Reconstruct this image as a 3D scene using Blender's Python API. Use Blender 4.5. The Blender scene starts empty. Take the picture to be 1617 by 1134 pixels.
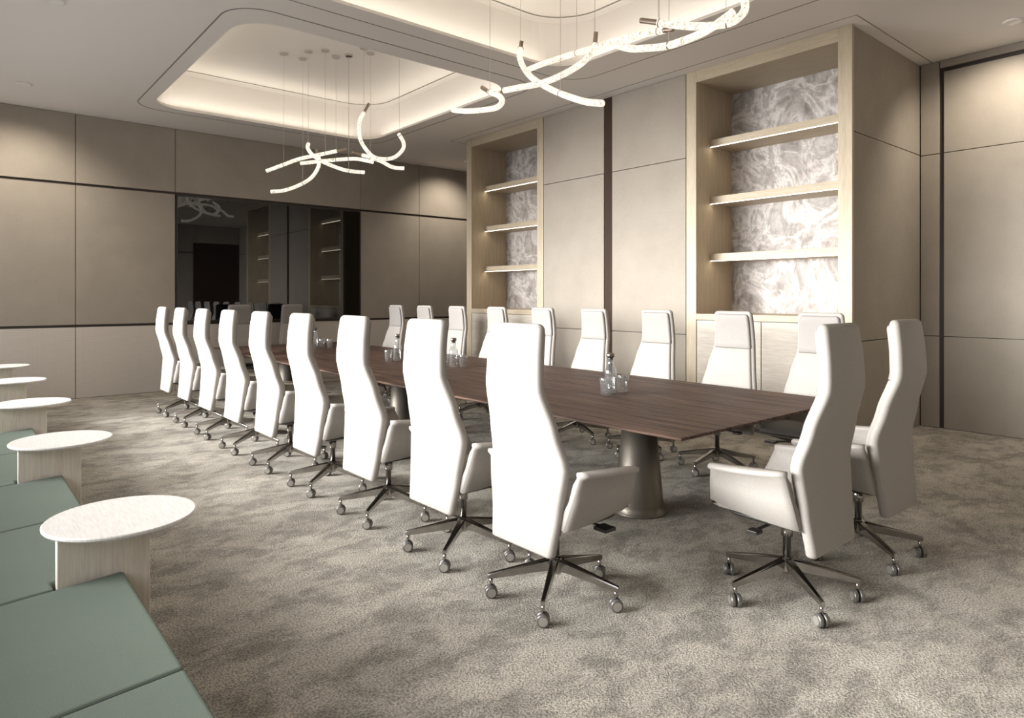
import bpy, bmesh, math, random
from mathutils import Vector, Matrix
random.seed(7)
PI = math.pi
C = bpy.context.scene.collection
sc = bpy.context.scene

# ------------------------------------------------------------------ camera, world, big lights, exposure
F_PX, CXP, HY = 1052.4, 808.5, 469.0
YAW = math.radians(40.17)
H = 1.5
cam_d = bpy.data.cameras.new('camera'); cam = bpy.data.objects.new('camera', cam_d); C.objects.link(cam)
cam_d.sensor_width = 36; cam_d.lens = F_PX * 36 / 1617
cam_d.shift_y = -(567 - HY) / 1617
cam_d.clip_start = 0.05
cam.location = (0, 0, H); cam.rotation_euler = (PI / 2, 0, -YAW)
sc.camera = cam

w = bpy.data.worlds.new('world'); sc.world = w; w.use_nodes = True
w.node_tree.nodes['Background'].inputs[0].default_value = (0.96, 0.97, 1.0, 1)
w.node_tree.nodes['Background'].inputs[1].default_value = 2.0
sc.view_settings.view_transform = 'Standard'; sc.view_settings.look = 'None'
sc.view_settings.gamma = 1; sc.view_settings.use_curve_mapping = False
sc.view_settings.exposure = 0.08
sc.cycles.max_bounces = 14; sc.cycles.diffuse_bounces = 5; sc.cycles.glossy_bounces = 4
sc.cycles.transmission_bounces = 14; sc.cycles.use_denoising = True
sc.cycles.sample_clamp_indirect = 6; sc.cycles.caustics_refractive = False; sc.cycles.caustics_reflective = False

def area(name, loc, rot, sx, sy, power, col=(1, 1, 1), spread=180, parent=None):
    l = bpy.data.lights.new(name, 'AREA'); l.shape = 'RECTANGLE'; l.size = sx; l.size_y = sy
    l.energy = power; l.color = col; l.spread = math.radians(spread)
    o = bpy.data.objects.new(name, l); C.objects.link(o); o.location = loc; o.rotation_euler = rot
    if parent: o.parent = parent
    return o
# daylight entering through the long window on the left (behind the bench)
for wy, wk in ((-0.3, 1.0), (2.45, 0.7), (4.95, 0.7), (7.45, 1.0), (10.0, 1.25)):
    wl = area('window_daylight', (-1.6, wy + 0.4, 1.95), (0, 0, 0), 2.5, 1.9, 150 * wk, (1.0, 0.985, 0.965), 56)
    wl.rotation_euler = Vector((math.cos(math.radians(24)), -math.sin(math.radians(24)), -0.17)).to_track_quat('-Z', 'Y').to_euler()

CEIL = 4.2
# ------------------------------------------------------------------ materials
def mat(name, col, rough=0.6, metal=0.0, spec=0.5):
    m = bpy.data.materials.new(name); m.use_nodes = True
    b = m.node_tree.nodes['Principled BSDF']
    b.inputs['Base Color'].default_value = (*col, 1); b.inputs['Roughness'].default_value = rough
    b.inputs['Metallic'].default_value = metal; b.inputs['Specular IOR Level'].default_value = spec
    return m
def nodes(m): return m.node_tree.nodes, m.node_tree.links, m.node_tree.nodes['Principled BSDF']
def coords(m, scale=(1, 1, 1), rot=(0, 0, 0)):
    n, l, b = nodes(m)
    tc = n.new('ShaderNodeTexCoord'); mp = n.new('ShaderNodeMapping')
    mp.inputs['Scale'].default_value = scale; mp.inputs['Rotation'].default_value = rot
    l.new(tc.outputs['Object'], mp.inputs['Vector']); return mp.outputs['Vector']
def noise(m, vec, scale, detail=4, rough=0.5, dist=0.0):
    n, l, b = nodes(m)
    t = n.new('ShaderNodeTexNoise'); t.inputs['Scale'].default_value = scale; t.inputs['Detail'].default_value = detail
    t.inputs['Roughness'].default_value = rough; t.inputs['Distortion'].default_value = dist
    l.new(vec, t.inputs['Vector']); return t.outputs['Fac']
def ramp(m, fac, stops):
    n, l, b = nodes(m)
    r = n.new('ShaderNodeValToRGB')
    while len(r.color_ramp.elements) < len(stops): r.color_ramp.elements.new(0.5)
    for e, (p, c) in zip(r.color_ramp.elements, stops): e.position = p; e.color = (*c, 1)
    l.new(fac, r.inputs['Fac']); return r.outputs['Color']
def mix(m, a, b_, fac, mode='MIX'):
    n, l, b = nodes(m)
    x = n.new('ShaderNodeMix'); x.data_type = 'RGBA'; x.blend_type = mode
    for k, v in ((6, a), (7, b_)):
        if isinstance(v, tuple): x.inputs[k].default_value = (*v, 1)
        else: l.new(v, x.inputs[k])
    if isinstance(fac, float): x.inputs[0].default_value = fac
    else: l.new(fac, x.inputs[0])
    return x.outputs[2]
def base(m, col): nodes(m)[1].new(col, nodes(m)[2].inputs['Base Color'])
def bump(m, fac, strength, dist=0.01):
    n, l, b = nodes(m)
    bp = n.new('ShaderNodeBump'); bp.inputs['Strength'].default_value = strength; bp.inputs['Distance'].default_value = dist
    l.new(fac, bp.inputs['Height']); l.new(bp.outputs['Normal'], b.inputs['Normal'])
def emis(name, col, strength):
    m = mat(name, (0.8, 0.8, 0.8)); b = nodes(m)[2]
    b.inputs['Emission Color'].default_value = (*col, 1); b.inputs['Emission Strength'].default_value = strength
    return m

def scaled(c, k): return tuple(min(1, v * k) for v in c)
def fabric(name, col, k=0.10, sc_=260, bs=0.15, rough=0.9):
    m = mat(name, col, rough, spec=0.25); v = coords(m)
    big = noise(m, v, 2.2, 5, 0.6); fine = noise(m, v, sc_, 2)
    c = ramp(m, big, [(0.3, scaled(col, 1 - k)), (0.7, scaled(col, 1 + k))])
    c2 = ramp(m, fine, [(0.3, (0.86,) * 3), (0.7, (1, 1, 1))])
    base(m, mix(m, c, c2, 1.0, 'MULTIPLY')); bump(m, fine, bs, 0.003)
    return m
def wood(name, light, dark, scale=(18, 18, 1.2), rough=0.5, spec=0.35, nsc=1.5, k=0.25):
    m = mat(name, light, rough, spec=spec); v = coords(m, scale)
    a = noise(m, v, nsc, 6, 0.65, 0.6); b_ = noise(m, v, nsc * 5, 3, 0.6, 0.2)
    c = ramp(m, a, [(k, dark), (0.5, tuple((x + y) / 2 for x, y in zip(light, dark))), (1 - k, light)])
    c2 = ramp(m, b_, [(0.35, (0.86, 0.85, 0.84)), (0.65, (1, 1, 1))])
    base(m, mix(m, c, c2, 1.0, 'MULTIPLY')); bump(m, b_, 0.08, 0.003)
    return m

M = {}
M['panel'] = fabric('beige_panel_fabric', (0.37, 0.33, 0.28), 0.06, 120, 0.10)
M['wainscot'] = None
M['dark_gap'] = mat('dark_bronze_gap', (0.035, 0.025, 0.02), 0.5)
M['bronze'] = mat('dark_bronze', (0.04, 0.022, 0.014), 0.7, 0.0, 0.2)
M['ceiling'] = mat('painted_ceiling', (0.80, 0.76, 0.72), 0.85, spec=0.2)
v = coords(M['ceiling']); bump(M['ceiling'], noise(M['ceiling'], v, 90, 2), 0.03, 0.002)
M['groove'] = mat('ceiling_shadow_gap', (0.26, 0.24, 0.21), 0.9)
# ribbed wainscot
m = mat('ribbed_beige_wainscot', (0.47, 0.42, 0.37), 0.8, spec=0.25); v = coords(m)
n_, l_, b_ = nodes(m)
wv = n_.new('ShaderNodeTexWave'); wv.wave_type = 'BANDS'; wv.bands_direction = 'X'; wv.inputs['Scale'].default_value = 22
wv.inputs['Distortion'].default_value = 0; l_.new(v, wv.inputs['Vector'])
wv2 = n_.new('ShaderNodeTexWave'); wv2.wave_type = 'BANDS'; wv2.bands_direction = 'Z'; wv2.inputs['Scale'].default_value = 14
l_.new(v, wv2.inputs['Vector'])
mm = n_.new('ShaderNodeMath'); mm.operation = 'MULTIPLY'; l_.new(wv.outputs['Fac'], mm.inputs[0]); l_.new(wv2.outputs['Fac'], mm.inputs[1])
base(m, ramp(m, mm.outputs[0], [(0.0, (0.62, 0.57, 0.52)), (1.0, (0.50, 0.455, 0.41))])); bump(m, wv.outputs['Fac'], 0.2, 0.004)
M['wainscot'] = m
# carpet
m = mat('mottled_carpet', (0.4, 0.36, 0.31), 0.95, spec=0.1); v = coords(m)
big = noise(m, coords(m, (0.9, 1.3, 1), (0, 0, 0.7)), 1.3, 10, 0.68, 0.3); mid = noise(m, coords(m, (1, 1.5, 1), (0, 0, 0.7)), 3.4, 10, 0.74, 0.35)
fine = noise(m, v, 100, 2, 0.8)
c = ramp(m, big, [(0.36, (0.39, 0.364, 0.322)), (0.52, (0.51, 0.478, 0.425)), (0.66, (0.62, 0.585, 0.52))])
c2 = ramp(m, mid, [(0.42, (0.68, 0.675, 0.67)), (0.54, (1.05, 1.05, 1.04))])
c3 = ramp(m, fine, [(0.42, (0.50, 0.49, 0.47)), (0.56, (1.25, 1.25, 1.25))])
base(m, mix(m, mix(m, c, c2, 1.0, 'MULTIPLY'), c3, 0.8, 'MULTIPLY')); bump(m, fine, 0.9, 0.012)
M['carpet'] = m
OAKL, OAKD = (0.56, 0.48, 0.36), (0.44, 0.365, 0.265)
M['oak'] = wood('pale_oak_vertical', OAKL, OAKD, (16, 16, 0.9))
M['oak_h'] = wood('pale_oak_horizontal', OAKL, OAKD, (16, 0.9, 16))
M['door'] = wood('bleached_wood_door', (0.60, 0.55, 0.48), (0.49, 0.44, 0.375), (14, 1.0, 10))
M['stool_wood'] = wood('pale_ash', (0.86, 0.79, 0.69), (0.74, 0.66, 0.56), (20, 20, 1.0))
M['stool_top'] = wood('whitewashed_top', (0.72, 0.70, 0.675), (0.68, 0.655, 0.625), (20, 2, 2), 0.4)
M['walnut'] = wood('dark_walnut', (0.155, 0.094, 0.068), (0.034, 0.020, 0.015), (26, 1.0, 26), 0.55, 0.2, 1.2, 0.40)
M['sage'] = fabric('sage_green_upholstery', (0.155, 0.188, 0.156), 0.04, 300, 0.05)
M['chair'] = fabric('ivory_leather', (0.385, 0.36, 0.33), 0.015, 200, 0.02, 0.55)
M['headrest'] = fabric('ivory_leather_shaded', (0.30, 0.282, 0.265), 0.015, 200, 0.02, 0.55)  # chair leather in a darker colour, painting in the shade on the headrest
M['chrome'] = mat('polished_aluminium', (0.42, 0.40, 0.38), 0.18, 1.0)
M['wheel'] = mat('grey_caster_wheel', (0.20, 0.19, 0.18), 0.35, 0.6)
M['wheel_cap'] = mat('light_caster_cap', (0.55, 0.53, 0.50), 0.3, 0.7)
M['black'] = mat('dark_plastic', (0.03, 0.028, 0.026), 0.4)
M['leg'] = mat('bronze_table_leg', (0.20, 0.18, 0.15), 0.42, 0.75)
m = mat('black_screen_glass', (0.004, 0.004, 0.005), 0.015); nodes(m)[2].inputs['IOR'].default_value = 1.7; M['screen'] = m
# onyx stone
m = mat('veined_onyx', (0.6, 0.57, 0.55), 0.6, spec=0.15)
v1 = coords(m, (1, 1.1, 1.0), (0.5, 0.3, 0.2))
a = noise(m, v1, 1.6, 12, 0.66, 1.1); b2 = noise(m, coords(m, (1, 1.6, 0.8), (0.2, 0.4, 0.1)), 4.5, 10, 0.75, 0.7)
ca = ramp(m, a, [(0.34, (0.26, 0.235, 0.22)), (0.45, (0.44, 0.41, 0.39)), (0.50, (0.66, 0.63, 0.61)), (0.55, (0.38, 0.355, 0.335)), (0.66, (0.54, 0.51, 0.49))])
cb = ramp(m, b2, [(0.38, (0.55, 0.52, 0.50)), (0.52, (1, 1, 1)), (0.62, (0.78, 0.76, 0.74))])
base(m, mix(m, ca, cb, 0.75, 'MULTIPLY')); M['onyx'] = m
m = mat('clear_glass', (1, 1, 1), 0.0); n_, l_, b_ = nodes(m)
tr_ = n_.new('ShaderNodeBsdfTransparent'); tr_.inputs[0].default_value = (0.97, 0.98, 0.98, 1)
gl_ = n_.new('ShaderNodeBsdfGlossy'); gl_.inputs['Roughness'].default_value = 0.03; lw_ = n_.new('ShaderNodeLayerWeight'); lw_.inputs[0].default_value = 0.25
cl_ = n_.new('ShaderNodeMapRange'); cl_.inputs['To Min'].default_value = 0.08; cl_.inputs['To Max'].default_value = 0.40; l_.new(lw_.outputs['Facing'], cl_.inputs['Value'])
df_ = n_.new('ShaderNodeBsdfDiffuse'); df_.inputs[0].default_value = (0.9, 0.92, 0.93, 1); md_ = n_.new('ShaderNodeMixShader'); md_.inputs[0].default_value = 0.04
mx_ = n_.new('ShaderNodeMixShader'); l_.new(cl_.outputs['Result'], mx_.inputs[0]); l_.new(tr_.outputs[0], md_.inputs[1]); l_.new(df_.outputs[0], md_.inputs[2]); l_.new(md_.outputs[0], mx_.inputs[1]); l_.new(gl_.outputs[0], mx_.inputs[2])
l_.new(mx_.outputs[0], n_['Material Output'].inputs['Surface']); M['glass'] = m
M['stopper'] = mat('brushed_steel', (0.30, 0.27, 0.24), 0.3, 1.0)
M['cap'] = mat('copper_end_cap', (0.42, 0.34, 0.28), 0.35, 1.0)
M['cable'] = mat('steel_cable', (0.55, 0.52, 0.48), 0.5, 0.3)
M['canopy'] = mat('grey_canopy', (0.50, 0.46, 0.42), 0.6)
M['ring'] = mat('white_trim_ring', (0.85, 0.82, 0.78), 0.5)
M['led'] = emis('led_strip', (1.0, 0.86, 0.66), 5.0)
M['lamp'] = emis('downlight_lens', (1.0, 0.92, 0.8), 2.0)
m = emis('crackled_glass_lit', (1.0, 0.93, 0.80), 1.0); nodes(m)[2].inputs['Base Color'].default_value = (0.25, 0.23, 0.2, 1); n_, l_, b_ = nodes(m)
f = noise(m, coords(m), 45, 5, 0.7, 0.5); e = ramp(m, f, [(0.40, (0.50, 0.43, 0.32)), (0.47, (0.92, 0.85, 0.70)), (0.56, (1.0, 0.96, 0.86))])
l_.new(e, b_.inputs['Emission Color']); b_.inputs['Emission Strength'].default_value = 0.98; M['tube'] = m

# ------------------------------------------------------------------ mesh helpers
def mk(name, bm, m, parent=None, smooth=False, bevel=0, seg=2, sub=0):
    bmesh.ops.recalc_face_normals(bm, faces=bm.faces[:])
    me = bpy.data.meshes.new(name); bm.to_mesh(me); bm.free()
    me.materials.append(m)
    if smooth:
        for p in me.polygons: p.use_smooth = True
    o = bpy.data.objects.new(name, me); C.objects.link(o)
    if parent: o.parent = parent
    if bevel:
        b = o.modifiers.new('bevel', 'BEVEL'); b.width = bevel; b.segments = seg; b.limit_method = 'ANGLE'; b.angle_limit = math.radians(35)
    if sub:
        s = o.modifiers.new('sub', 'SUBSURF'); s.levels = sub; s.render_levels = sub
    return o
def tag(o, label=None, cat=None, group=None, kind=None):
    for k, v_ in (('label', label), ('category', cat), ('group', group), ('kind', kind)):
        if v_: o[k] = v_
    return o
def empty(name, loc, rz=0, label=None, cat=None, group=None):
    o = bpy.data.objects.new(name, None); C.objects.link(o); o.location = loc; o.rotation_euler = (0, 0, rz)
    o.empty_display_size = 0.1
    return tag(o, label, cat, group)
def box(bm, x0, x1, y0, y1, z0, z1):
    vs = [bm.verts.new((x, y, z)) for x in (x0, x1) for y in (y0, y1) for z in (z0, z1)]
    for f in ((0, 1, 3, 2), (4, 6, 7, 5), (0, 4, 5, 1), (2, 3, 7, 6), (0, 2, 6, 4), (1, 5, 7, 3)):
        bm.faces.new([vs[i] for i in f])
def lathe(bm, prof, seg=24, c=(0, 0), axis=None):
    rings = []
    for r, z in prof:
        rings.append([bm.verts.new((c[0] + r * math.cos(2 * PI * i / seg), c[1] + r * math.sin(2 * PI * i / seg), z)) for i in range(seg)])
    for a, b in zip(rings, rings[1:]):
        for i in range(seg):
            j = (i + 1) % seg; bm.faces.new((a[i], a[j], b[j], b[i]))
    bm.faces.new(rings[0]); bm.faces.new(rings[-1])
def loft(bm, rings, caps=True):
    R = [[bm.verts.new(p) for p in r] for r in rings]
    n = len(R[0])
    for a, b in zip(R, R[1:]):
        for i in range(n):
            j = (i + 1) % n; bm.faces.new((a[i], a[j], b[j], b[i]))
    if caps: bm.faces.new(R[0]); bm.faces.new(R[-1])
def tube(bm, pts, r, seg=10):
    pts = [Vector(p) for p in pts]; rings = []
    up = Vector((0, 0, 1))
    for i, p in enumerate(pts):
        d = (pts[min(i + 1, len(pts) - 1)] - pts[max(i - 1, 0)]).normalized()
        a = up - d * up.dot(d)
        if a.length < 0.05: a = Vector((1, 0, 0)) - d * d.x
        a.normalize(); b = d.cross(a); up = a
        rings.append([p + (a * math.cos(2 * PI * k / seg) + b * math.sin(2 * PI * k / seg)) * r for k in range(seg)])
    loft(bm, rings)
def rrect(cx, cy, hx, hy, r, n=4):
    pts = []
    for sx, sy, a0 in ((1, 1, 0), (-1, 1, 90), (-1, -1, 180), (1, -1, 270)):
        for k in range(n + 1):
            a = math.radians(a0 + 90 * k / n)
            pts.append((cx + sx * (hx - r) + r * math.cos(a), cy + sy * (hy - r) + r * math.sin(a)))
    return pts
def spline(P, n=8):
    P = [Vector(p) for p in P]; out = []
    for i in range(len(P) - 1):
        p0 = P[max(i - 1, 0)]; p1 = P[i]; p2 = P[i + 1]; p3 = P[min(i + 2, len(P) - 1)]
        for k in range(n):
            t = k / n
            out.append(0.5 * ((2 * p1) + (p2 - p0) * t + (2 * p0 - 5 * p1 + 4 * p2 - p3) * t * t + (3 * p1 - p0 - 3 * p2 + p3) * t ** 3))
    out.append(P[-1]); return out
def interp(tab, z):
    tab = sorted(tab)
    if z <= tab[0][0]: return tab[0][1:]
    for a, b in zip(tab, tab[1:]):
        if z <= b[0]:
            t = (z - a[0]) / (b[0] - a[0]); t = t * t * (3 - 2 * t) * 0.45 + t * 0.55
            return tuple(u + (v_ - u) * t for u, v_ in zip(a[1:], b[1:]))
    return tab[-1][1:]
def copy_tree(o, parent=None):
    c = o.copy(); C.objects.link(c)
    if parent: c.parent = parent
    for ch in list(o.children): copy_tree(ch, c)
    return c

# ------------------------------------------------------------------ room shell
bm = bmesh.new(); box(bm, -1.05, 9.1, -3.6, 11.75, -0.1, 0); tag(mk('floor', bm, M['carpet']), kind='structure')

def rr_loop(x0, x1, y0, y1, r, n=10):
    return rrect((x0 + x1) / 2, (y0 + y1) / 2, (x1 - x0) / 2, (y1 - y0) / 2, r, n)
TR = [(2.16, 5.58, 6.56, 10.44, 0.42), (2.16, 5.60, 1.6, 5.70, 0.42)]
bm = bmesh.new()
def addloop(pts, z):
    vs = [bm.verts.new((x, y, z)) for x, y in pts]
    return vs, [bm.edges.new((vs[i], vs[(i + 1) % len(vs)])) for i in range(len(vs))]
edges = []
_, e0 = addloop([(-1.05, -3.6), (9.1, -3.6), (9.1, 11.75), (-1.05, 11.75)], CEIL); edges += e0
lips = []
for t in TR:
    vs, e0 = addloop(rr_loop(*t), CEIL); edges += e0; lips.append(vs)
bmesh.ops.triangle_fill(bm, use_beauty=True, use_dissolve=False, edges=edges)
ZT = 4.84
for t, vs in zip(TR, lips):
    x0, x1, y0, y1, r = t; o = 0.20
    def ring(off, z): return [bm.verts.new((x, y, z)) for x, y in rr_loop(x0 - off, x1 + off, y0 - off, y1 + off, r + off)]
    rs = [vs, ring(0.012, CEIL + 0.035), ring(0.03, CEIL + 0.045), ring(o, CEIL + 0.045), ring(o, ZT - 0.06), ring(o - 0.012, ZT - 0.02), ring(o - 0.03, ZT)]
    for a, b in zip(rs, rs[1:]):
        for i in range(len(a)):
            j = (i + 1) % len(a); bm.faces.new((a[i], a[j], b[j], b[i]))
    bm.faces.new(rs[-1])
ceil = mk('ceiling', bm, M['ceiling']); tag(ceil, kind='structure')
# thin shadow-gap grooves
def groove_loop(name, pts, z, wd=0.007, closed=True):
    bm = bmesh.new(); n = len(pts); L = []
    for i, p in enumerate(pts):
        p = Vector((p[0], p[1])); a = Vector(pts[(i - 1) % n][:2]) if (closed or i) else p; b = Vector(pts[(i + 1) % n][:2]) if (closed or i < n - 1) else p
        d = (b - a).normalized(); nn = Vector((-d.y, d.x)) * wd
        L.append([bm.verts.new((p.x + nn.x * s, p.y + nn.y * s, z + dz)) for s, dz in ((1, 0), (-1, 0), (-1, 0.004), (1, 0.004))])
    rng = range(n) if closed else range(n - 1)
    for i in rng:
        j = (i + 1) % n
        for k in range(4): bm.faces.new((L[i][k], L[i][(k + 1) % 4], L[j][(k + 1) % 4], L[j][k]))
    o = mk(name, bm, M['groove']); tag(o, kind='structure'); return o
groove_loop('trim_1', rr_loop(1.98, 5.78, 6.28, 10.66, 0.38), CEIL - 0.003)
groove_loop('trim_2', rr_loop(1.98, 6.03, 1.35, 5.93, 0.38), CEIL - 0.003, 0.005)
for k, t in enumerate(TR):
    groove_loop('trim_%d' % (3 + k), rr_loop(t[0] - 0.16, t[1] + 0.16, t[2] - 0.16, t[3] + 0.16, t[4] + 0.16), ZT - 0.006, 0.008)
groove_loop('trim_5', [(9.0, 2.745), (8.2, 2.745), (6.63, 2.745), (6.63, 4.0), (6.63, 9.5), (7.2, 9.5), (8.9, 9.5)], CEIL - 0.003, 0.005, False)

# panelled walls: one mesh of panels standing 12 mm off a dark backing
def panel_wall(name, mapf, rects, m, depth=0.03, gap=0.004):
    bm = bmesh.new()
    for (u0, u1, z0, z1) in rects:
        a = mapf(u0 + gap, 0); b = mapf(u1 - gap, depth)
        box(bm, min(a[0], b[0]), max(a[0], b[0]), min(a[1], b[1]), max(a[1], b[1]), z0 + gap, z1 - gap)
    return tag(mk(name, bm, m, bevel=0.003, seg=1), kind='structure')
def backing(name, x0, x1, y0, y1, z0=0, z1=CEIL, m=None):
    bm = bmesh.new(); box(bm, x0, x1, y0, y1, z0, z1); return tag(mk(name, bm, m or M['dark_gap']), kind='structure')
FY = 11.65
backing('wall_far', -1.0, 9.05, FY + 0.03, FY + 0.10)
cols = [-1.0, 1.42, 2.77, 6.03, 7.35, 9.0]
r_up, r_mid, r_low = [], [], []
for a, b in zip(cols, cols[1:]):
    r_up.append((a, b, 3.18, CEIL)); r_low.append((a, b, 0.0, 1.055))
    if a != 2.77: r_mid.append((a, b, 1.085, 3.15))
fm = lambda u, d: (u, FY + d)
panel_wall('wall_far_panels', fm, r_up + r_mid, M['panel'])
panel_wall('wall_far_wainscot', fm, r_low, M['wainscot'])

# right wall between and beside the shelving
RX = 6.81
backing('wall_right', RX + 0.03, RX + 0.12, 4.805, 7.335)
rm = lambda u, d: (RX + d, u)
rr = []
for a, b in ((4.805, 5.985), (6.125, 7.335)):
    rr += [(a, b, 0, 1.045), (a, b, 1.045, 3.18), (a, b, 3.18, CEIL)]
panel_wall('wall_right_panels', rm, rr, M['panel'])
backing('trim_6', RX + 0.012, RX + 0.03, 5.985, 6.125, 0, CEIL, M['bronze'])
# return wall beside the near shelving
backing('wall_return', 6.86, 8.75, 2.90, 2.98)
panel_wall('wall_return_panels', lambda u, d: (u, 2.87 + d), [(6.855, 8.65, 0, 1.05), (6.855, 8.65, 1.05, 3.15), (6.855, 8.65, 3.15, CEIL)], M['panel'])
# wall with the tall flush panel on the right
DX = 8.65
backing('wall_side', DX + 0.03, DX + 0.10, -3.55, 2.90)
dm = lambda u, d: (DX + d, u)
panel_wall('wall_side_panels', dm, [(2.67, 2.868, 0, 1.05), (2.67, 2.868, 1.05, 3.14), (2.67, 2.868, 3.14, CEIL), (-0.2, 2.67, 4.11, CEIL),
    (-0.2, 2.63, 0, 1.05), (-0.2, 2.63, 1.05, 3.14), (-0.2, 2.63, 3.14, 4.07), (-3.5, -0.2, 0, 1.05), (-3.5, -0.2, 1.05, 3.14), (-3.5, -0.2, 3.14, CEIL)], M['panel'])
# wall beyond the far shelving
backing('wall_alcove', 9.0, 9.08, 9.2, 11.68); 
panel_wall('wall_alcove_panels', lambda u, d: (8.97 + d, u), [(9.3, 11.64, 0, 1.05), (9.3, 11.64, 1.08, 3.15), (9.3, 11.64, 3.18, CEIL)], M['panel'])
backing('wall_alcove_return', 7.62, 9.0, 9.20, 9.28, 0, CEIL, M['panel'])
# back wall (seen only in the screen's reflection) with a dark double door
backing('wall_back', -1.0, 8.75, -3.6, -3.53)
panel_wall('wall_back_panels', lambda u, d: (u, -3.50 - d), [(a, b, z0, z1) for a, b in ((-1, 1.2), (1.2, 3.5), (3.5, 5.2), (5.2, 6.98)) for z0, z1 in ((0, 1.05), (1.05, 3.15), (3.18, CEIL))] + [(6.98, 8.64, 3.53, CEIL)], M['panel'])
backing('door_1', 7.0, 8.62, -3.53, -3.49, 0, 3.5, M['bronze'])
# left wall with the long window behind the bench
bm = bmesh.new(); box(bm, -1.1, -1.0, -3.6, 11.7, 2.68, CEIL); box(bm, -1.1, -1.0, -3.6, 11.7, 0, 1.0)  # sill is out of view, set high to keep window light off the bench
box(bm, -1.1, -1.0, -3.6, -1.3, 1.0, 2.68); box(bm, -1.1, -1.0, 11.3, 11.7, 1.0, 2.68)
tag(mk('wall_left', bm, M['panel']), kind='structure')
bm = bmesh.new()
for y in (1.2, 3.7, 6.2, 8.7): box(bm, -1.08, -1.02, y - 0.03, y + 0.03, 1.0, 2.68)
box(bm, -1.09, -1.0, -1.3, 11.3, 1.0, 1.04); box(bm, -1.09, -1.0, -1.3, 11.3, 2.64, 2.68)
tag(mk('window_1', bm, M['bronze']), kind='structure')

# cove lighting hidden behind the lips of both ceiling trays
def cove(t, p):
    x0, x1, y0, y1, r = t; z = CEIL + 0.05; o = 0.075; col = (1.0, 0.93, 0.80)
    for (x, y, sx, sy, rot) in ((x0 - o, (y0 + y1) / 2, 0.09, y1 - y0 - 0.5, (0, 0.25, 0)), (x1 + o, (y0 + y1) / 2, 0.09, y1 - y0 - 0.5, (0, -0.25, 0)),
                            ((x0 + x1) / 2, y0 - o, x1 - x0 - 0.5, 0.09, (-0.25, 0, 0)), ((x0 + x1) / 2, y1 + o, x1 - x0 - 0.5, 0.09, (0.25, 0, 0))):
        area('cove_light', (x, y, z), (PI + rot[0], rot[1], 0), sx, sy, p * max(sx, sy), col)
for t in TR: cove(t, 2.9)

# ------------------------------------------------------------------ built-in shelving
def shelving(y0, y1, label):
    iy0, iy1 = y0 + 0.14, y1 - 0.14; xb = 7.60; zt = 4.06; zb = 1.30
    yc = (y0 + y1) / 2
    u = empty('built_in_shelving', (RX, yc, 0), 0, label, 'shelving', 'built-in oak shelving units')
    X = 0.0; A, B, a, b = y0 - yc, y1 - yc, iy0 - yc, iy1 - yc; D = xb - RX
    bm = bmesh.new()
    box(bm, X, 0.045, A + .001, a, 0, CEIL - 0.001); box(bm, 0.045, D, a - 0.025, a, 0, CEIL - 0.001); mk('side_frame', bm, M['oak'], u, bevel=0.002, seg=1)
    bm = bmesh.new()
    box(bm, X, 0.045, b, B - .001, 0, CEIL - 0.001); box(bm, 0.045, D, b, b + 0.025, 0, CEIL - 0.001); mk('side_frame', bm, M['oak'], u, bevel=0.002, seg=1)
    bm = bmesh.new(); box(bm, X, D, a, b, zt, CEIL - 0.001); mk('top_frame', bm, M['oak_h'], u, bevel=0.002, seg=1)
    bm = bmesh.new(); box(bm, X, D, a, b, zb - 0.07, zb); mk('counter', bm, M['oak_h'], u, bevel=0.002, seg=1)
    bm = bmesh.new(); box(bm, D - 0.02, D + 0.02, a - 0.02, b + 0.02, zb - 0.05, zt + 0.02); mk('stone_back', bm, M['onyx'], u)
    bm = bmesh.new(); box(bm, X + 0.03, D, a, b, 0.0, zb - 0.07); mk('carcass', bm, M['dark_gap'], u)
    mid = (a + b) / 2
    for p, q in ((a, mid), (mid, b)):
        bm = bmesh.new(); box(bm, X + 0.006, X + 0.03, p + 0.005, q - 0.005, 0.06, zb - 0.077); mk('cabinet_door', bm, M['door'], u, bevel=0.002, seg=1)
    for z in (3.33, 2.635, 1.94):
        bm = bmesh.new(); box(bm, 0.29, D - 0.02, a, b, z, z + 0.085); s = mk('shelf', bm, M['oak_h'], u, bevel=0.002, seg=1)
        bm = bmesh.new(); box(bm, 0.292, 0.306, a + 0.002, b - 0.002, z - 0.006, z); mk('led_strip', bm, M['led'], s)
        area('shelf_light', (0.30, 0, z - 0.012), (0, math.radians(12), 0), 0.02, b - a - 0.06, 1.0, (1.0, 0.84, 0.62), 170, s)
    return u
shelving(2.86, 4.80, 'tall pale oak shelving with lit shelves on veined stone, nearer of two')
shelving(7.34, 9.28, 'tall pale oak shelving with lit shelves, narrower-looking far unit beside the screen wall')

# ------------------------------------------------------------------ screen on the far wall
t = empty('wall_screen', (4.40, FY + 0.02, 1.09), 0, 'wide black glossy screen set flush in the far wall', 'screen')
bm = bmesh.new(); box(bm, -1.60, 1.60, -0.035, 0, 0.03, 2.03); mk('screen_glass', bm, M['screen'], t)
bm = bmesh.new(); 
for q in ((-1.622, -1.60, 0.0, 2.055), (1.60, 1.622, 0.0, 2.055), (-1.60, 1.60, 0.0, 0.03), (-1.60, 1.60, 2.03, 2.055)): box(bm, q[0], q[1], -0.04, 0, q[2], q[3])
mk('screen_frame', bm, M['black'], t)

# ------------------------------------------------------------------ chair
chair = empty('conference_chair', (0, 0, 0), 0, 'x', 'chair', 'x')
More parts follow.
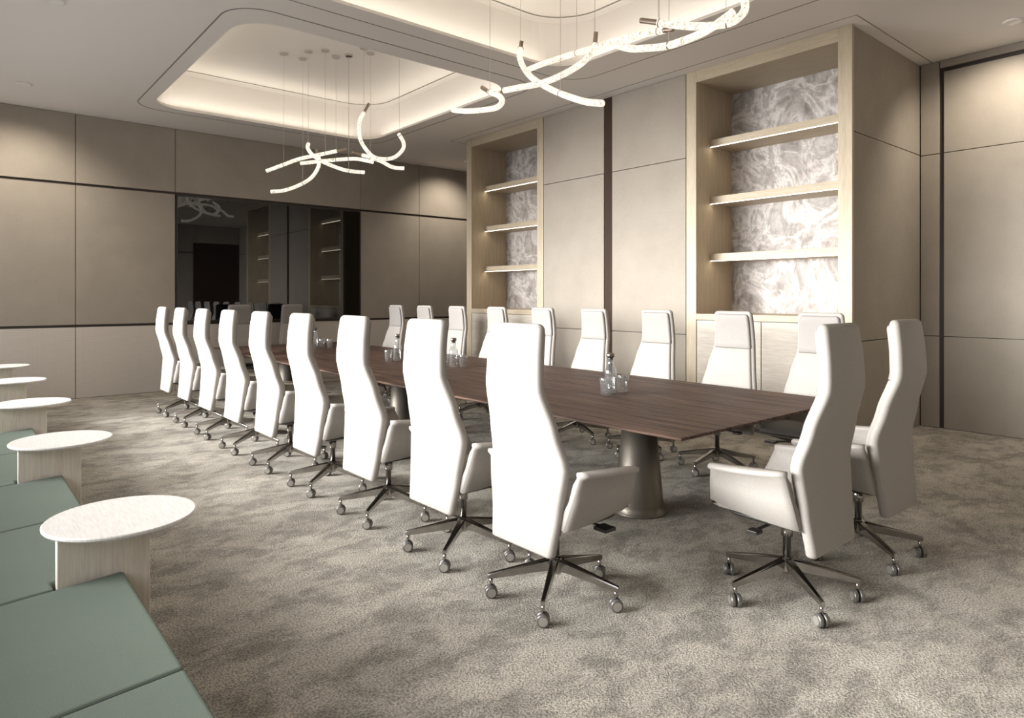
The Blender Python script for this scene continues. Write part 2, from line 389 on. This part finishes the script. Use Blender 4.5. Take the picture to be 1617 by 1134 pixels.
# rear outline: z, half width, rear x
PROF = [(0.30, 0.218, -0.245), (0.50, 0.243, -0.222), (0.715, 0.268, -0.203), (0.88, 0.236, -0.245), (1.08, 0.198, -0.303), (1.20, 0.192, -0.298), (1.375, 0.183, -0.278)]
def sect(z, dw=0, xoff=0, t=0.045, r=0.02, bow=0.012):
    hw, x = interp(PROF, z); hw -= dw
    pts = []
    for (px, py) in rrect(x + xoff + t / 2, 0, t / 2, hw, min(r, t * 0.49), 4):
        pts.append((px + bow * (1 - abs(py / hw) ** 2) * -1, py, z))
    return pts
bm = bmesh.new()
def shaped(z0, z1, dw, xoff, t, r, e=0.03, e1=None):
    rings = []; E1 = e if e1 is None else e1
    for k in range(5):
        a = k / 4 * PI / 2; s = math.sin(a)
        rings.append(sect(z0 + e * (1 - math.cos(a)) * 0.5, dw + e * (1 - s), xoff + t * 0.45 * (1 - s) , max(0.004, t * (0.1 + 0.9 * s)), r * max(0.1, s)))
    n = max(6, int((z1 - z0 - e) / 0.04))
    for k in range(1, n): rings.append(sect(z0 + e * .5 + (z1 - z0 - e * .5 - E1) * k / n, dw, xoff, t, r))
    for k in range(6):
        a = (1 - k / 5) * PI / 2; s = math.sin(a)
        rings.append(sect(z1 - E1 * (1 - math.cos(a)), dw + E1 * (1 - s) * 1.2, xoff + t * 0.45 * (1 - s), max(0.004, t * (0.1 + 0.9 * s)), r * max(0.1, s)))
    return rings
loft(bm, shaped(0.298, 1.375, 0.0, 0.0, 0.052, 0.0255, 0.032)); mk('back_shell', bm, M['chair'], chair, True)
bm = bmesh.new(); loft(bm, shaped(0.44, 1.048, 0.026, 0.024, 0.05, 0.024, 0.03, 0.008)); mk('back_cushion', bm, M['chair'], chair, True)
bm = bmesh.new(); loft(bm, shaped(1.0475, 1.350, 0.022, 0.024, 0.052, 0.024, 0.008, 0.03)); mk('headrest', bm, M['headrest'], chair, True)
# seat cushion
rings = []
for k in range(9):
    s = k / 8; x = -0.17 + 0.45 * s
    zt = 0.495 + 0.012 * math.sin(PI * s) - (0.03 if k == 8 else 0) - (0.012 if k == 7 else 0)
    hw = 0.235 + 0.02 * s - (0.02 if k in (0, 8) else 0)
    zb = 0.425 + 0.012 * s
    rings.append([(x, p, q) for p, q in rrect(0, (zt + zb) / 2, hw, (zt - zb) / 2, 0.022, 3)])
bm = bmesh.new(); loft(bm, rings); mk('seat', bm, M['chair'], chair, True)
# arms: leaning side panel with an out-turned soft top
def arm(s):
    rings = []
    N = 12
    for k in range(N + 1):
        u = k / N
        xt = -0.160 + 0.39 * u; xb = -0.195 + 0.465 * u
        zt = 0.706 - 0.032 * u; zb = 0.425 + 0.045 * u ** 1.3
        yt = 0.325 + 0.012 * math.sin(PI * u); yb = 0.262 + 0.02 * math.sin(PI * u)
        pad = 0.018 + 0.034 * math.sin(PI * min(1, u * 0.92 + .04)) ** 0.8
        e = 0 if 0 < k < N else 0.008
        sec = [(xb, yb - 0.045, zb + 0.012), (xb, yb - 0.012 + e, zb), (xb, yb + 0.008 - e, zb + 0.006),
               (xb + (xt - xb) * .5, (yt + yb) / 2 + 0.012 - e, (zt + zb) / 2), (xt, yt - 0.002, zt - 0.035), (xt, yt + 0.004 + pad * 0.75, zt - 0.020),
               (xt, yt + pad * 0.7 + 0.004, zt - 0.006), (xt, yt, zt), (xt, yt - pad * 0.8, zt - 0.002), (xt, yt - pad, zt - 0.012),
               (xt, yt - pad * 0.8, zt - 0.026), (xt + (xb - xt) * .25, yt - 0.030 - .006, zt - 0.06), (xb + (xt - xb) * .45, (yt + yb) / 2 - 0.022, (zt + zb) / 2), (xb, yb - 0.045, zb + 0.03)]
        rings.append([(x, y * s, z) for x, y, z in sec])
    bm = bmesh.new(); loft(bm, rings); mk('armrest', bm, M['chair'], chair, True)
arm(1); arm(-1)
# under-seat mechanism, lever, column
bm = bmesh.new()
loft(bm, [[(x, y, z) for x, y in rrect(0.0, 0, hx, hy, 0.05, 4)] for z, hx, hy in ((0.365, 0.07, 0.06), (0.385, 0.13, 0.12), (0.415, 0.19, 0.235), (0.432, 0.195, 0.25))])
mk('seat_plate', bm, M['black'], chair, True, bevel=0)
bm = bmesh.new(); tube(bm, [(0.10, 0.02, 0.385), (0.12, -0.10, 0.375), (0.135, -0.17, 0.365)], 0.007, 8); box(bm, 0.10, 0.175, -0.245, -0.165, 0.352, 0.368)
mk('lever', bm, M['black'], chair)
bm = bmesh.new(); tube(bm, [(0.03, 0.10, 0.375), (0.05, 0.20, 0.362)], 0.009, 8); box(bm, 0.02, 0.075, 0.195, 0.255, 0.350, 0.368); mk('lever', bm, M['black'], chair, bevel=0.004)
bm = bmesh.new(); box(bm, 0.12, 0.26, 0.02, 0.06, 0.352, 0.372); mk('lever', bm, M['black'], chair, bevel=0.004)
bm = bmesh.new(); lathe(bm, [(0.020, 0.13), (0.020, 0.30), (0.028, 0.302), (0.028, 0.372)], 20); mk('gas_column', bm, M['chrome'], chair, True)
# five-star base
bm = bmesh.new(); lathe(bm, [(0.028, 0.115), (0.036, 0.13), (0.036, 0.185), (0.030, 0.192), (0.021, 0.196)], 20)
for i in range(5):
    a = math.radians(72 * i); ca, sa = math.cos(a), math.sin(a)
    rings = []
    for r, wd, zt, zb in ((0.02, 0.022, 0.190, 0.130), (0.08, 0.020, 0.178, 0.126), (0.20, 0.015, 0.151, 0.110), (0.33, 0.011, 0.122, 0.094), (0.340, 0.010, 0.119, 0.096)):
        sec = [(r, -wd, zt - 0.006), (r, -wd * 0.7, zt), (r, wd * 0.7, zt), (r, wd, zt - 0.006), (r, wd * 0.6, zb), (r, -wd * 0.6, zb)]
        rings.append([(x * ca - y * sa, x * sa + y * ca, z) for x, y, z in sec])
    loft(bm, rings)
mk('star_base', bm, M['chrome'], chair, False)
for i in range(5):
    a = math.radians(72 * i); cx, cy = 0.325 * math.cos(a), 0.325 * math.sin(a)
    ax = math.radians(228 + (i * 37) % 25 - 12)
    bm = bmesh.new(); lathe(bm, [(0.006, 0.03), (0.006, 0.062), (0.009, 0.064), (0.009, 0.098)], 10, (cx, cy))
    R = Matrix.Translation((cx, cy, 0.031)) @ Matrix.Rotation(ax, 4, 'Z') @ Matrix.Rotation(PI / 2, 4, 'Y')
    stem = mk('caster', bm, M['chrome'], chair, True)
    for sgn in (-1, 1):
        w2 = bmesh.new()
        prof = [(0.018, 0.004), (0.030, 0.006), (0.031, 0.010), (0.031, 0.020), (0.028, 0.025), (0.020, 0.026)]
        lathe(w2, [(r, z * sgn) for r, z in prof], 22)
        bmesh.ops.transform(w2, matrix=R, verts=w2.verts[:]); mk('caster_wheel', w2, M['wheel'], stem, True)
        w3 = bmesh.new()
        lathe(w3, [(0.002, 0.0262 * sgn), (0.021, 0.0262 * sgn), (0.021, 0.0285 * sgn), (0.002, 0.0285 * sgn)], 20)
        bmesh.ops.transform(w3, matrix=R, verts=w3.verts[:]); mk('wheel_cap', w3, M['wheel_cap'], stem)

seats = []
ordn = ['nearest', 'second from the camera', 'third from the camera', 'fourth from the camera', 'fifth and middle one', 'sixth from the camera', 'seventh from the camera', 'eighth from the camera', 'ninth and farthest']
GL, GR, GN, GF = 'chairs along the left side of the table', 'chairs along the right side of the table', 'chairs at the near end of the table', 'chairs at the far end of the table'
for y, s in zip((2.42, 3.21, 4.09, 4.97, 5.84, 6.71, 7.59, 8.47, 9.33), ordn):
    seats.append((2.33, y, 0, 'sunlit white high-back chair seen from behind, %s in the left row' % s, GL))
for y, s in zip((2.49, 3.27, 4.11, 4.95, 5.77, 6.63, 7.50, 8.32, 9.14), ordn):
    seats.append((5.09, y, PI, 'ivory high-back chair facing us, %s in the row by the shelving wall' % s, GR))
seats.append((3.22, 1.67, PI / 2, 'ivory chair in three-quarter back view at the near end, left one with full armrest showing', GN))
seats.append((4.08, 1.68, PI / 2, 'ivory chair at the near table end, right one standing by the tall brown panel', GN))
seats.append((3.66, 11.05, -PI / 2, 'shaded high-back chair at the far end facing us, left one before the screen', GF))
seats.append((4.55, 11.05, -PI / 2, 'shaded high-back chair at the far end facing us, right one before the screen', GF))
for i, (x, y, rz, lab, grp) in enumerate(seats):
    o = chair if i == 0 else copy_tree(chair)
    o.location = (x, y, 0); o.rotation_euler = (0, 0, rz); o['label'] = lab; o['group'] = grp

# ------------------------------------------------------------------ table
T = empty('conference_table', (4.02, 6.35, 0), 0, 'long dark walnut conference table with thin undercut edge on tapered bronze legs', 'table')
def outline(off, n=20):
    y0, y1 = 2.15 - 6.35 + off, 10.55 - 6.35 - off; pts = []
    def hw(y): return 1.055 - 0.04 * (abs(y) / 4.2) ** 2.5 - off
    for k in range(n + 1):
        y = y0 + (y1 - y0) * k / n; pts.append((hw(y), y))
    for k in range(n + 1):
        y = y1 + (y0 - y1) * k / n; pts.append((-hw(y), y))
    return pts
bm = bmesh.new()
loft(bm, [[(x, y, z) for x, y in outline(o)] for z, o in ((0.695, 0.16), (0.722, 0.004), (0.726, 0.0), (0.738, 0.0), (0.740, 0.003))])
mk('table_top', bm, M['walnut'], T)
for (x, y) in ((3.70, 3.0), (3.80, 6.35), (3.80, 9.6)):
    bm = bmesh.new(); lathe(bm, [(0.19, 0.0), (0.183, 0.012), (0.175, 0.02), (0.168, 0.06), (0.112, 0.696)], 48, (x - 4.02, y - 6.35)); mk('table_leg', bm, M['leg'], T, True)
    
# ------------------------------------------------------------------ bottles and tumblers
def bottle(x, y, label):
    o = empty('water_bottle', (x, y, 0.741), 0, label, 'bottle', 'glass water bottles on the table')
    bm = bmesh.new()
    out = [(0.044, 0), (0.049, 0.006), (0.049, 0.16), (0.045, 0.185), (0.030, 0.222), (0.025, 0.24), (0.025, 0.272), (0.027, 0.277)]
    inn = [(0.024, 0.278), (0.022, 0.272), (0.022, 0.24), (0.027, 0.221), (0.042, 0.183), (0.046, 0.158), (0.046, 0.012), (0.032, 0.009)]
    lathe(bm, out + inn, 28); mk('bottle_body', bm, M['glass'], o, True)
    bm = bmesh.new(); lathe(bm, [(0.021, 0.262), (0.021, 0.282), (0.030, 0.284), (0.033, 0.292), (0.033, 0.308), (0.028, 0.315), (0.004, 0.317)], 24); mk('stopper', bm, M['stopper'], o, True)
def tumbler(x, y, label):
    o = empty('tumbler', (x, y, 0.741), 0, label, 'glass', 'glass tumblers on the table')
    bm = bmesh.new()
    lathe(bm, [(0.034, 0), (0.038, 0.003), (0.051, 0.132), (0.050, 0.134), (0.048, 0.132), (0.036, 0.028), (0.028, 0.024)], 28); mk('tumbler_body', bm, M['glass'], o, True)
bottle(3.99, 3.52, 'clear glass bottle with steel stopper, nearest one on the table')
tumbler(3.885, 3.475, 'clear tumbler left of the nearest bottle'); tumbler(4.115, 3.50, 'clear tumbler right of the nearest bottle')
bottle(4.17, 5.92, 'clear glass bottle with steel stopper, second nearest, between two tumblers')
tumbler(4.255, 5.86, 'clear tumbler right of the second nearest bottle'); tumbler(4.08, 5.97, 'clear tumbler left of the second nearest bottle, partly behind a chair')
bottle(4.08, 6.95, 'clear glass bottle with steel stopper, third from the camera')
tumbler(3.965, 6.96, 'clear tumbler left of the third bottle')
bottle(4.15, 9.45, 'clear glass bottle with steel stopper, farthest on the table')
tumbler(4.27, 9.48, 'clear tumbler right of the farthest bottle'); tumbler(4.34, 9.36, 'clear tumbler, outer one of the two beside the farthest bottle')

# ------------------------------------------------------------------ bench and side tables
edges_y = [1.16, 2.04, 2.92, 3.81, 4.72, 5.64, 6.56, 7.49, 8.43, 9.36, 10.28, 11.20]
table_at = {2.92: 2.97, 4.72: 4.79, 6.56: 6.62, 8.43: 8.48, 10.28: 10.33}
place = ['beside the camera at the bottom edge', 'in front of the nearest side table', 'behind the nearest side table', 'before the second side table', 'behind the second side table',
         'before the third side table', 'behind the third side table', 'before the fourth side table', 'behind the fourth side table', 'before the farthest side table', 'last one by the far wall']
for k, (a, b) in enumerate(zip(edges_y, edges_y[1:])):
    o = empty('bench_seat', (0.1, (a + b) / 2, 0), 0, 'sage green upholstered bench seat %s' % place[k], 'bench', 'sage green bench seats along the window')
    h = (b - a) / 2 - 0.004
    notch = a in table_at
    X0, X1 = -0.40, 0.41
    poly = [(X0, -h), (X1, -h), (X1, h), (X0, h)] if not notch else [(X0, -h), (0.19, -h), (0.19, -h + 0.075), (X1, -h + 0.075), (X1, h), (X0, h)]
    zs = lambda x: 0.452 - (X1 - x) * math.tan(math.radians(3.5))
    bm = bmesh.new(); loft(bm, [[(x, y, z) for x, y in poly] for z in (0.30,)] + [[(x, y, zs(x)) for x, y in poly]])
    mk('seat_cushion', bm, M['sage'], o, bevel=0.012, seg=3)
    bm = bmesh.new(); loft(bm, [[(x if x < 0.3 else x - 0.04, y, z) for x, y in poly] for z in (0.0, 0.30)]); mk('bench_base', bm, M['black'], o)
names = ['nearest', 'second', 'third', 'fourth', 'farthest']
for k, (ys, yt) in enumerate(table_at.items()):
    o = empty('side_table', (0.515, yt, 0), 0, 'round whitewashed side table on an upright pale wood panel, %s along the bench' % names[k], 'side table', 'round side tables along the bench')
    bm = bmesh.new(); lathe(bm, [(0.20, 0.628), (0.258, 0.634), (0.262, 0.639), (0.262, 0.646), (0.258, 0.65), (0.05, 0.65)], 64); mk('table_top', bm, M['stool_top'], o)
    y0 = ys + 0.006 - yt
    bm = bmesh.new(); box(bm, -0.215, 0.09, y0, y0 + 0.06, 0.0, 0.63); mk('panel_leg', bm, M['stool_wood'], o, bevel=0.002, seg=1)

# ------------------------------------------------------------------ chandeliers
def at_Y(px, py, Y):
    s, c = math.sin(YAW), math.cos(YAW); r = (px - CXP) / F_PX
    d = Y / (-r * s + c); return Vector((d * (r * c + s), Y, H - (py - HY) * d / F_PX))
def at_X(px, py, X):
    s, c = math.sin(YAW), math.cos(YAW); r = (px - CXP) / F_PX
    d = X / (r * c + s); return Vector((X, d * (-r * s + c), H - (py - HY) * d / F_PX))
def chandelier(name_label, tubes, fn, rad):
    root = empty('chandelier', (4.0, 8.6 if fn is at_Y else 4.0, ZT), 0, name_label, 'chandelier', 'chandeliers of curved glowing tubes')
    off = root.location
    for tb in tubes:
        pts, q0, q1, cap_px, cab = tb
        n = len(pts); P = [fn(px, py, q0 + (q1 - q0) * i / (n - 1)) - off for i, (px, py) in enumerate(pts)]
        S = spline(P, 8)
        bm = bmesh.new(); tube(bm, S, rad, 12); g = mk('glass_tube', bm, M['tube'], root, True)
        if cap_px:
            end, (cx, cy) = cap_px; base_p = P[0] if end == 0 else P[-1]
            q = q0 if end == 0 else q1; tip = fn(cx, cy, q) - off
            if (tip - base_p).length > 0.16: tip = base_p + (tip - base_p).normalized() * 0.16
            bm = bmesh.new(); tube(bm, [base_p + (base_p - tip) * 0.05, tip], rad * 0.72, 14); mk('end_cap', bm, M['cap'], g)
        for fr in cab:
            p = S[int(fr * (len(S) - 1))]
            bm = bmesh.new(); tube(bm, [(p.x, p.y, p.z + rad * .6), (p.x, p.y, 0)], 0.0022, 5); mk('cable', bm, M['cable'], root)
            bm = bmesh.new(); lathe(bm, [(0.055, -0.001), (0.055, -0.016), (0.05, -0.02)], 20, (p.x, p.y)); mk('canopy', bm, M['canopy'], root)
            bm = bmesh.new(); lathe(bm, [(rad * 1.08, -0.004), (rad * 1.08, 0.004)], 14)
            d = (S[min(int(fr * (len(S) - 1)) + 1, len(S) - 1)] - S[max(int(fr * (len(S) - 1)) - 1, 0)]).normalized()
            bmesh.ops.transform(bm, matrix=Matrix.Translation(p) @ d.to_track_quat('Z', 'Y').to_matrix().to_4x4(), verts=bm.verts[:])
            mk('clamp', bm, M['cap'], g)
    return root
far = [
 ([(421, 270), (448, 260), (473, 251), (501, 245), (532, 238.5)], 9.2, 8.4, (1, (546.5, 235)), (0.27, 0.85)),
 ([(474.5, 258), (507, 254.6), (538, 251.8), (563.5, 251), (589, 256)], 9.0, 8.2, None, (0.45, 0.65)),
 ([(487, 227), (486, 234), (493, 244), (510, 255.5), (538, 266.7), (555, 270.4), (575.6, 272.4)], 8.7, 8.4, None, (0.02, 0.8)),
 ([(428, 302.6), (447.7, 300.9), (470, 293.5), (490, 282), (501.4, 266.7), (504, 254), (501.4, 244)], 9.3, 8.6, (1, (500, 236)), (0.40,)),
 ([(574.7, 177.8), (567.7, 192), (567.7, 214.5), (574.7, 231.4), (588.9, 247), (605.8, 251.2), (622.7, 248.4), (635.4, 237), (637.4, 225.8), (629.8, 211.7)], 8.1, 7.6, (0, (582.6, 163.7)), (0.0, 0.99)),
 ([(572, 245), (583, 247.8), (603, 255.4), (620, 264), (638.3, 265.9)], 8.3, 8.0, (0, (553.6, 240.8)), (0.3,)),
]
near = [
 ([(715.5, 173.8), (737, 175.6), (762, 173.8), (783.5, 170), (792.8, 160.8), (788, 151.5), (772.7, 145.3)], 3.95, 3.90, (1, (761, 138)), (0.98,)),
 ([(795.9, 142.9), (823.7, 137.6), (848.4, 133), (873, 125), (898, 113), (919.5, 99), (935, 82), (939.6, 69.6)], 3.8, 4.15, (1, (941, 51)), (0.99,)),
 ([(822, 77), (820.6, 89.7), (826.8, 106.7), (839, 122), (857.7, 134.5), (879, 145.3), (904, 154.6), (925.7, 160.8), (951, 163.3)], 4.15, 3.8, (0, (823.7, 65)), (0.01, 0.66)),
 ([(834.5, 109.8), (860.8, 99.6), (901, 86.6), (938, 75.8), (966, 66.5), (1003, 57), (1048, 48)], 4.4, 4.2, (1, (1063, 46)), (0.38, 0.97)),
 ([(972, 71), (997, 77), (1025, 75.8), (1052.5, 72.7), (1083, 63), (1114, 49.5), (1142, 31), (1158, 18.6)], 3.95, 3.9, None, (0.45,)),
 ([(1038.6, 35.6), (1071, 40), (1102, 41.7), (1133, 40), (1157.6, 34), (1174.6, 18.6), (1176, 3), (1170, -9)], 3.8, 4.15, (0, (1009, 32)), (0.02, 0.5)),
]
chandelier('hanging cluster of curved glowing glass tubes above the far half of the table', far, at_Y, 0.0255)
chandelier('hanging cluster of long curved crackled glass tubes above the near half of the table', near, at_X, 0.027)

# ------------------------------------------------------------------ downlights
def downlight(x, y, power, label, aim=(0, 0), ang=110, z=CEIL):
    o = empty('downlight', (x, y, z), 0, label, 'downlight', 'recessed ceiling downlights')
    bm = bmesh.new(); lathe(bm, [(0.05, -0.001), (0.088, -0.001), (0.088, -0.012), (0.06, -0.020), (0.05, -0.008)], 28); mk('ring', bm, M['ring'], o, True)
    bm = bmesh.new(); lathe(bm, [(0.002, -0.004), (0.045, -0.004), (0.045, -0.002), (0.002, -0.002)], 24); mk('lens', bm, M['lamp'], o)
    l = bpy.data.lights.new('downlight_beam', 'SPOT'); l.energy = power; l.color = (1.0, 0.89, 0.75); l.spot_size = math.radians(ang); l.spot_blend = 0.9; l.shadow_soft_size = 0.04
    s = bpy.data.objects.new('downlight_beam', l); C.objects.link(s); s.parent = o; s.location = (0, 0, -0.03); s.rotation_euler = (aim[0], aim[1], 0)
downlight(0.72, 10.42, 170, 'recessed downlight near the far wall at the left edge', (0.5, 0))
downlight(0.73, 7.32, 60, 'recessed downlight at the top left of the photo')
downlight(7.95, 1.82, 110, 'recessed downlight by the tall brown panels on the right', (0.2, -0.45), 120)
downlight(7.9, 10.7, 130, 'recessed downlight in the alcove beyond the far shelving', (0.5, 0), 110)
